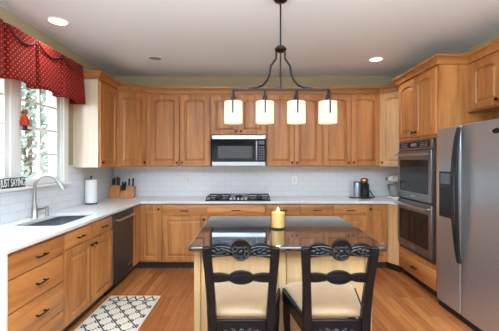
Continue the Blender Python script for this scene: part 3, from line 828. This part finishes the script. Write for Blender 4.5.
on = thing('hanging_ornament', 'small red doll ornament with brown hair hanging at the window mullion', 'ornament', (XL+.018, 2.975, 1.725))
MB().lathe([(.018, .045), (.032, .05), (.034, .085), (.026, .125), (.014, .145)], n=16).tube([(0, -.028, .12), (.01, -.04, .09), (.015, -.03, .065)], .009, 8).tube([(0, .028, .12), (.01, .04, .09), (.015, .03, .065)], .009, 8).build('body', REDCLOTH, on)
MB().ball((0, 0, .168), .027, .027, .030).build('head', TAN, on)
MB().tube([(.004, -.013, .05), (.004, -.013, .008)], .011, 8).tube([(.004, .013, .05), (.004, .013, .008)], .011, 8).box(-.012, .03, -.028, .028, 0, .014).build('boots', BLACKP, on, .004)
MB().tube([(0, 0, .195), (-.008, 0, .30), (-.016, 0, .42)], .0015, 5).build('thread', WHITEINK, on)

vl = thing('window_valance', 'red dotted box-pleated valance with dark swag trim over the window', 'valance', (XL, 2.6, 2.10))
pleats = [1.78, 2.18, 2.56, 2.925, 3.305]
y_end, y_start = 3.728, 1.45
path = [(0.001, y_end+.004), (.05, y_end+.004), (.10, y_end+.003), (.148, y_end)]
def offs(y):
    return -.075*max(0, 1-min(abs(y-p) for p in pleats)/.018)
yy = y_end
while yy > y_start:
    yy -= .006; path.append((.160+.004*math.sin(yy*31), yy))
m = MB(); NZ = 12; cols = []
for x, y in path:
    dmin = min(abs(y-p) for p in pleats)
    col_ = []
    for k in range(NZ+1):
        u = k/NZ; z = .44-.44*u
        fl = .022*u if x > .04 else 0
        yo = .026*u*max(0, min(1, (y-3.35)/.39))
        zb = z + (.006*math.sin(y*17)+(.014 if dmin < .02 else 0))*u
        xx = x+fl-.110*max(0, 1-(dmin/(.022+.022*u))**3) if x > .15 else x+fl
        col_.append(m.bm.verts.new((xx, y-2.6+yo, zb)))
    cols.append(col_)
for a, b in zip(cols, cols[1:]):
    for k in range(NZ): m.bm.faces.new((a[k], a[k+1], b[k+1], b[k]))
o = m.build('cloth', VALM, vl, angle=60)
q = o.modifiers.new('solid', 'SOLIDIFY'); q.thickness = .003
MB().box(0, .150, y_start-2.6, y_end-2.6-.004, .425, .438).build('mounting_board', VALM, vl)
pp = [y_start+.05]+pleats+[y_end-.02]
for a, b in zip(pp, pp[1:]):
    pts = []
    for k in range(13):
        u = k/12; y = a+(b-a)*u
        pts.append((.172+.004*math.sin(PI*u), y-2.6, .425-.085*math.sin(PI*u)**.8))
    MB().tube(pts, [.006+.004*math.sin(PI*k/12) for k in range(13)], 8).build('swag_trim', VALTRIM, vl)

# ------------------------------------------------------------------ island
IX0, IX1, IY0, IY1 = -.392, .850, 1.995, 3.14
isl = thing('kitchen_island', 'light maple kitchen island base behind the two black stools', 'island', ((IX0+IX1)/2, 2.10, 0))
cx = (IX0+IX1)/2
BX0, BX1 = -.368-cx, .782-cx
MB().box(BX0+.01, BX1-.01, .012, .98, .10, .882).build('carcass', ISLANDW, isl, .002, 1)
MB().box(BX0+.05, BX1-.05, .05, .93, 0, .10).build('toe_kick', TOE, isl)
mid = .21-cx
for a, b in ((BX0, BX0+.042), (mid-.03, mid+.014), (BX1-.042, BX1)): MB().box(a, b, -.004, .03, .0, .882).build('post', ISLANDW, isl, .004)
for a, b in ((BX0+.048, mid-.036), (mid+.020, BX1-.048)): MB().box(a, b, 0, .012, .06, .882).build('back_panel', ISLANDW, isl, .004)
for q in range(3):
    wq = (BX1-BX0)/3
    a = BX0+q*wq
    dd = front_mesh(wq-.02, .70, 0).build('door', ISLANDW, isl, loc=(a+wq-.01, .98, .14), angle=25); dd.rotation_euler = (0, 0, PI)
    add_knob(dd, .035, .64)
gm = MB(); r = .035; pl = []
for gx, gy, a0 in ((IX1-r, IY0+r, -90), (IX1-r, IY1-r, 0), (IX0+r, IY1-r, 90), (IX0+r, IY0+r, 180)):
    for k in range(6):
        a = math.radians(a0+18*k); pl.append((gx+r*math.cos(a), gy+r*math.sin(a)))
gm.prism(pl, .8835, .914, ident)
tag(gm.build('island_worktop', GRANITE, None, .010, 4), 'polished black granite slab on the island', 'worktop')

# candle
cdl = thing('candle', 'lit cream candle in a clear glass jar on the black granite', 'candle', (.213, 2.56, .9145))
def glass_mat():
    m = bpy.data.materials.new('jar_glass'); m.use_nodes = True; nt = m.node_tree
    for n in list(nt.nodes):
        if n.type == 'BSDF_PRINCIPLED': nt.nodes.remove(n)
    t = nt.nodes.new('ShaderNodeBsdfTransparent'); t.inputs[0].default_value = (.97, .96, .93, 1)
    g = nt.nodes.new('ShaderNodeBsdfGlossy'); g.inputs['Roughness'].default_value = 0.05
    mx = nt.nodes.new('ShaderNodeMixShader')
    nt.links.new(facing_fresnel(nt, .04), mx.inputs[0]); nt.links.new(t.outputs[0], mx.inputs[1]); nt.links.new(g.outputs[0], mx.inputs[2])
    nt.links.new(mx.outputs[0], nt.nodes['Material Output'].inputs[0])
    return m
MB().lathe([(.002, .001), (.052, .001), (.054, .006), (.055, .146), (.052, .149), (.050, .146), (.050, .012), (.002, .010)], n=32, capped=False).build('jar', glass_mat(), cdl)
WAX = newmat('cream_wax')[0]
wb = WAX.node_tree.nodes['Principled BSDF']; wb.inputs['Base Color'].default_value = srgb(214, 174, 108); wb.inputs['Subsurface Weight'].default_value = .4
wb.inputs['Subsurface Radius'].default_value = (.05, .03, .015); wb.inputs['Roughness'].default_value = .5
MB().lathe([(.002, .012), (.048, .012), (.048, .118), (.045, .121), (.002, .119)], n=28).build('wax', WAX, cdl)
MB().tube([(0, 0, .117), (.001, 0, .130)], .0015, 6).build('wick', BLACKP, cdl)
MB().lathe([(.001, .126), (.006, .131), (.007, .136), (.004, .146), (.0005, .156)], n=12).build('flame', FLAME, cdl)
pl_ = bpy.data.lights.new('candle_light', 'POINT'); pl_.energy = .5; pl_.color = (1, .7, .35); pl_.shadow_soft_size = .012
po = bpy.data.objects.new('candle_light', pl_); COL.objects.link(po); po.parent = cdl; po.location = (0, 0, .140)
cdl.scale = (1.12, 1.12, 1.04)

# rug
rg = MB().box(-.268, .268, -.46, .46, 0, .007).build('rug', RUGM, None, .002)
rg.location = (-1.232, 3.015, .0005); tag(rg, 'cream rug with black lattice pattern on the floor by the sink', 'rug')

# ------------------------------------------------------------------ stools
def make_stool(label, x, y):
    t = thing('counter_stool', label, 'stool', (x, y, 0), 0, 'black carved stools at the island')
    ZS = .66
    def ypost(z): return -.085*max(0, (z-.60)/.45)**1.3 - .05*max(0, (.60-z)/.6)**1.5
    def xpost(z): return .146+.022*max(0, (z-.62)/.42)**1.5+.01*max(0, (.5-z)/.5)
    for s in (-1, 1):
        zs = [0, .15, .30, .45, .60, .70, .80, .90, .98, 1.028]
        MB().strip([(s*xpost(z), ypost(z), z) for z in zs], [.020, .020, .021, .022, .023, .022, .021, .021, .022, .020], [.018, .018, .02, .022, .023, .022, .018, .016, .015, .013]).build('back_post', CHAIRB, t, .006, 3)
    # crest rail: outline in x-z, thickness along y, curved to the post line
    N = 44; top = []; bot = []
    for k in range(N+1):
        u = -1+2*k/N; X = u*.150; a = abs(u)
        zt = 1.028+.024*math.sin(PI*min(1, (1-a)/.72))**.8 if a > .28 else 1.034
        if a < .36: zt = max(zt, 1.006+.066*math.sqrt(max(0, 1-(a/.36)**2)))
        zb = .972+.018*(1-a**2)
        if a < .31: zb = min(zb, 1.012-.050*math.sqrt(max(0, 1-(a/.31)**2)))
        top.append((X, zt)); bot.append((X, zb))
    m = MB(); yb = ypost(1.0)
    def fr_(X, z, dy): return Vector((X, ypost(z)-.012*(1-(X/.15)**2)+dy, z))
    A = [[m.bm.verts.new(fr_(X, z, dy)) for X, z in L] for L, dy in ((top, -.012), (bot, -.012), (top, .012), (bot, .012))]
    for k in range(N):
        m.bm.faces.new((A[0][k], A[0][k+1], A[1][k+1], A[1][k])); m.bm.faces.new((A[2][k+1], A[2][k], A[3][k], A[3][k+1]))
        m.bm.faces.new((A[0][k+1], A[0][k], A[2][k], A[2][k+1])); m.bm.faces.new((A[1][k], A[1][k+1], A[3][k+1], A[3][k]))
    m.bm.faces.new((A[0][0], A[1][0], A[3][0], A[2][0])); m.bm.faces.new((A[0][N], A[2][N], A[3][N], A[1][N]))
    crest = m.build('crest_rail', CHAIRB, t, .003, 2)
    # carving: rosette and leaf scrolls on the back face
    m = MB(); f0 = fr_(0, 1.010, -.013)
    m.ring(f0, .038, .0065, 26, 8); m.ring(f0+Vector((0, -.002, 0)), .021, .005, 20, 8)
    for k in range(8):
        a = 2*PI*k/8; m.ball(f0+Vector((.029*math.cos(a), -.002, .029*math.sin(a))), .008, .005, .008, 8)
    m.ball(f0+Vector((0, -.004, 0)), .012, .007, .012, 10)
    m.build('rosette', CARVE, t)
    for s in (-1, 1):
        m = MB()
        for i, (X, z, rx, rz, ang) in enumerate(((.058, 1.012, .020, .008, 30), (.066, .998, .016, .006, -25), (.082, 1.020, .020, .007, 20), (.088, 1.004, .018, .007, -30), (.106, 1.016, .018, .007, 30), (.110, 1.000, .017, .006, -20), (.128, 1.010, .014, .007, 10))):
            m.ball(fr_(s*X, z, -.013), rx, .006, rz, 10, Matrix.Rotation(math.radians(-s*ang), 4, 'Y'))
        m.tube([fr_(s*(.048+.088*k/10), 1.028+.008*math.sin(PI*k/10), -.013) for k in range(11)], .003, 6)
        m.tube([fr_(s*(.055+.085*k/10), .993-.003*math.sin(PI*k/10)-.004*k/10, -.013) for k in range(11)], .0025, 6)
        m.build('leaf_carving', CARVE, t)
    # middle rail: oval boss with a shaped bar to either side
    zc = .868
    N = 44; top = []; bot = []
    for k in range(N+1):
        u = -1+2*k/N; X = u*.152; a = abs(X)
        if a < .060: h = max(.010, .036*math.sqrt(max(0, 1-(a/.062)**2)))
        else:
            q = (a-.060)/.092; h = .013+.011*math.sin(PI*min(1, q*.85))**.7
        lift = .006*(1-(a/.152)**2)
        top.append((X, zc+h+lift)); bot.append((X, zc-h+lift))
    m = MB()
    A = [[m.bm.verts.new(fr_(X, z, dy)) for X, z in L] for L, dy in ((top, -.011), (bot, -.011), (top, .011), (bot, .011))]
    for k in range(N):
        m.bm.faces.new((A[0][k], A[0][k+1], A[1][k+1], A[1][k])); m.bm.faces.new((A[2][k+1], A[2][k], A[3][k], A[3][k+1]))
        m.bm.faces.new((A[0][k+1], A[0][k], A[2][k], A[2][k+1])); m.bm.faces.new((A[1][k], A[1][k+1], A[3][k+1], A[3][k]))
    m.bm.faces.new((A[0][0], A[1][0], A[3][0], A[2][0])); m.bm.faces.new((A[0][N], A[2][N], A[3][N], A[1][N]))
    m.build('middle_rail', CHAIRB, t, .003, 2)
    MB().ball(fr_(0, zc+.006, -.009), .054, .010, .031, 20).build('oval_boss', CHAIRB, t)
    # seat frame: trapezoid apron; cushion
    bw, fw, dep = .150, .225, .425
    pts = [(-bw, 0), (bw, 0), (fw, dep), (-fw, dep)]
    for (a, b), nm in (((0, 1), 'back_apron'), ((1, 2), 'side_apron'), ((2, 3), 'front_apron'), ((3, 0), 'side_apron')):
        p, q_ = Vector((*pts[a], 0)), Vector((*pts[b], 0)); d_ = (q_-p).normalized()
        MB().strip([p+Vector((0, 0, ZS-.058))+d_*.015, q_+Vector((0, 0, ZS-.058))-d_*.015], .040, .011, Vector((0, 0, 1))).build(nm, CHAIRB, t, .004)
    m = MB()
    for s in (-1, 1):
        for i, (X, z, rx, rz, ang) in enumerate(((.030, .588, .016, .006, 30), (.052, .584, .016, .006, -30), (.046, .598, .010, .006, 0), (.075, .590, .014, .005, 20))):
            m.ball((s*X, -.012, z), rx, .006, rz, 10, Matrix.Rotation(math.radians(-s*ang), 4, 'Y'))
    m.ball((0, -.012, .590), .016, .007, .012, 12)
    m.build('apron_carving', CARVE, t)
    # cushion
    m = MB(); NX, NY = 12, 12; G_ = []
    def sq(v): return math.copysign(abs(v)**.9, v)
    for side in (1, -1):
        rows = []
        for j in range(NY+1):
            v = -1+2*j/NY; row = []
            for i in range(NX+1):
                u = -1+2*i/NX
                wd = bw+.008+(fw+.012-bw-.008)*(v+1)/2
                if v < -.6: wd -= .03*((-.6-v)/.4)**2
                e = (1-abs(u)**4)*(1-abs(v)**4)
                z = ZS-.015 + (side*.018 + (.030*e**.5 if side > 0 else 0)*1.0)*(1 if e > 1e-6 else 0)
                row.append((u*wd, .012+(v+1)/2*(dep+.004), z))
            rows.append(row)
        G_.append(rows)
    V = [[[m.bm.verts.new(p) for p in row] for row in rows] for rows in G_]
    for si in (0, 1):
        for j in range(NY):
            for i in range(NX): m.bm.faces.new((V[si][j][i], V[si][j][i+1], V[si][j+1][i+1], V[si][j+1][i]))
    bmesh.ops.remove_doubles(m.bm, verts=m.bm.verts[:], dist=.0005)
    m.build('seat_cushion', SEATF, t, subsurf=1)
    # front legs, footrest
    for s in (-1, 1):
        MB().strip([(s*.200, dep-.028, ZS-.03), (s*.206, dep-.020, .50), (s*.198, dep-.028, .30), (s*.196, dep-.030, .10), (s*.204, dep-.015, 0)],
                   [.024, .022, .017, .015, .020], [.024, .022, .017, .015, .020]).build('front_leg', CHAIRB, t, .005, 2)
    MB().strip([(-.182, dep-.028, .22), (.182, dep-.028, .22)], .016, .012, Vector((0, 0, 1))).build('footrest', CHAIRB, t, .004)
    for s in (-1, 1):
        MB().strip([(s*.150, -.002, .26), (s*.194, dep-.045, .26)], .012, .009, Vector((0, 0, 1))).build('stretcher', CHAIRB, t, .003)
    return t
make_stool('black carved counter stool with tan seat, standing nearer the cream rug', -.048, 1.64)
make_stool('black carved counter stool with tan seat, on the fridge side of the other stool', .428, 1.64)

# ------------------------------------------------------------------ chandelier
CXc, CYc = .232, 2.55
ch = thing('chandelier', 'dark bronze linear chandelier with four lit frosted shades above the island', 'chandelier', (CXc, CYc, 0))
MB().lathe([(.001, ZC), (.062, ZC-.001), (.060, ZC-.02), (.045, ZC-.040), (.012, ZC-.048), (.001, ZC-.049)][::-1], n=24).build('canopy', BRONZE, ch)
ZB = 2.005
MB().tube([(0, 0, ZC-.04), (0, 0, ZB)], .0065, 10).build('rod', BRONZE, ch)
MB().lathe([(.001, 2.345), (.030, 2.342), (.046, 2.325), (.046, 2.314), (.030, 2.300), (.012, 2.292), (.001, 2.29)], n=24).build('hub', BRONZE, ch)
for s in (-1, 1):
    raw = [(.035, 2.318), (.033, 2.27), (.036, 2.245), (.075, 2.19), (.078, 2.165), (.085, 2.12), (.105, 2.075), (.14, 2.038), (.185, 2.018), (.25, 2.010)]
    MB().tube([(s*x, 0, z) for x, z in raw], .008, 8).build('arm', BRONZE, ch)
MB().box(-.372, .372, -.008, .008, ZB-.007, ZB+.007).build('crossbar', BRONZE, ch, .002)
for k in range(4):
    x = -.3705+.247*k
    sh = MB().lathe([(.070, 1.737), (.072, 1.742), (.072, 1.906), (.068, 1.911), (.018, 1.911)], (x, 0, 0), 32, capped=False).build('lamp_shade', SHADE, ch)
    q = sh.modifiers.new('solid', 'SOLIDIFY'); q.thickness = .002
    MB().tube([(x, 0, ZB), (x, 0, 1.955)], .008, 8).lathe([(.020, 1.868), (.022, 1.91), (.022, 1.93), (.012, 1.958)], (x, 0, 0), 16).build('socket', BRONZE, ch)
    MB().strip([(x, -.010, ZB), (x, -.055, 1.985), (x, -.078, 1.94), (x, -.080, 1.81)], .0055, .003).build('strap', BRONZE, ch)
    MB().lathe([(.010, 1.868), (.014, 1.85), (.022, 1.815), (.016, 1.792), (.002, 1.786)], (x, 0, 0), 16).build('bulb', BULB, ch)
    l = bpy.data.lights.new('shade_lamp', 'POINT'); l.energy = 0.27; l.color = (1, .90, .74); l.shadow_soft_size = .026
    lo = bpy.data.objects.new('shade_lamp', l); COL.objects.link(lo); lo.parent = ch; lo.location = (x, 0, 1.772)

# recessed ceiling lights
for x, y, on_, lab in ((-1.78, 3.0, True, 'lit recessed ceiling light near the window valance'), (-1.2, 4.07, False, 'unlit grey recessed ceiling light near the rear corner'), (1.58, 4.11, True, 'lit recessed ceiling light before the oven tower')):
    c = thing('recessed_light', lab, 'ceiling light', (x, y, ZC))
    MB().lathe([(.074, -.001), (.078, -.007), (.094, -.005), (.097, 0), (.074, 0)], n=32, capped=False).build('trim_ring', PAINTW, c)
    MB().lathe([(.002, -.0035), (.075, -.003), (.075, 0)], n=32, capped=False).build('lens', LENS if on_ else LENSOFF, c)
    if on_:
        l = bpy.data.lights.new('downlight', 'SPOT'); l.energy = 20; l.color = (1, .96, .9); l.spot_size = math.radians(130); l.spot_blend = .8; l.shadow_soft_size = .06
        lo = bpy.data.objects.new('downlight', l); COL.objects.link(lo); lo.parent = c; lo.location = (0, 0, -.02)
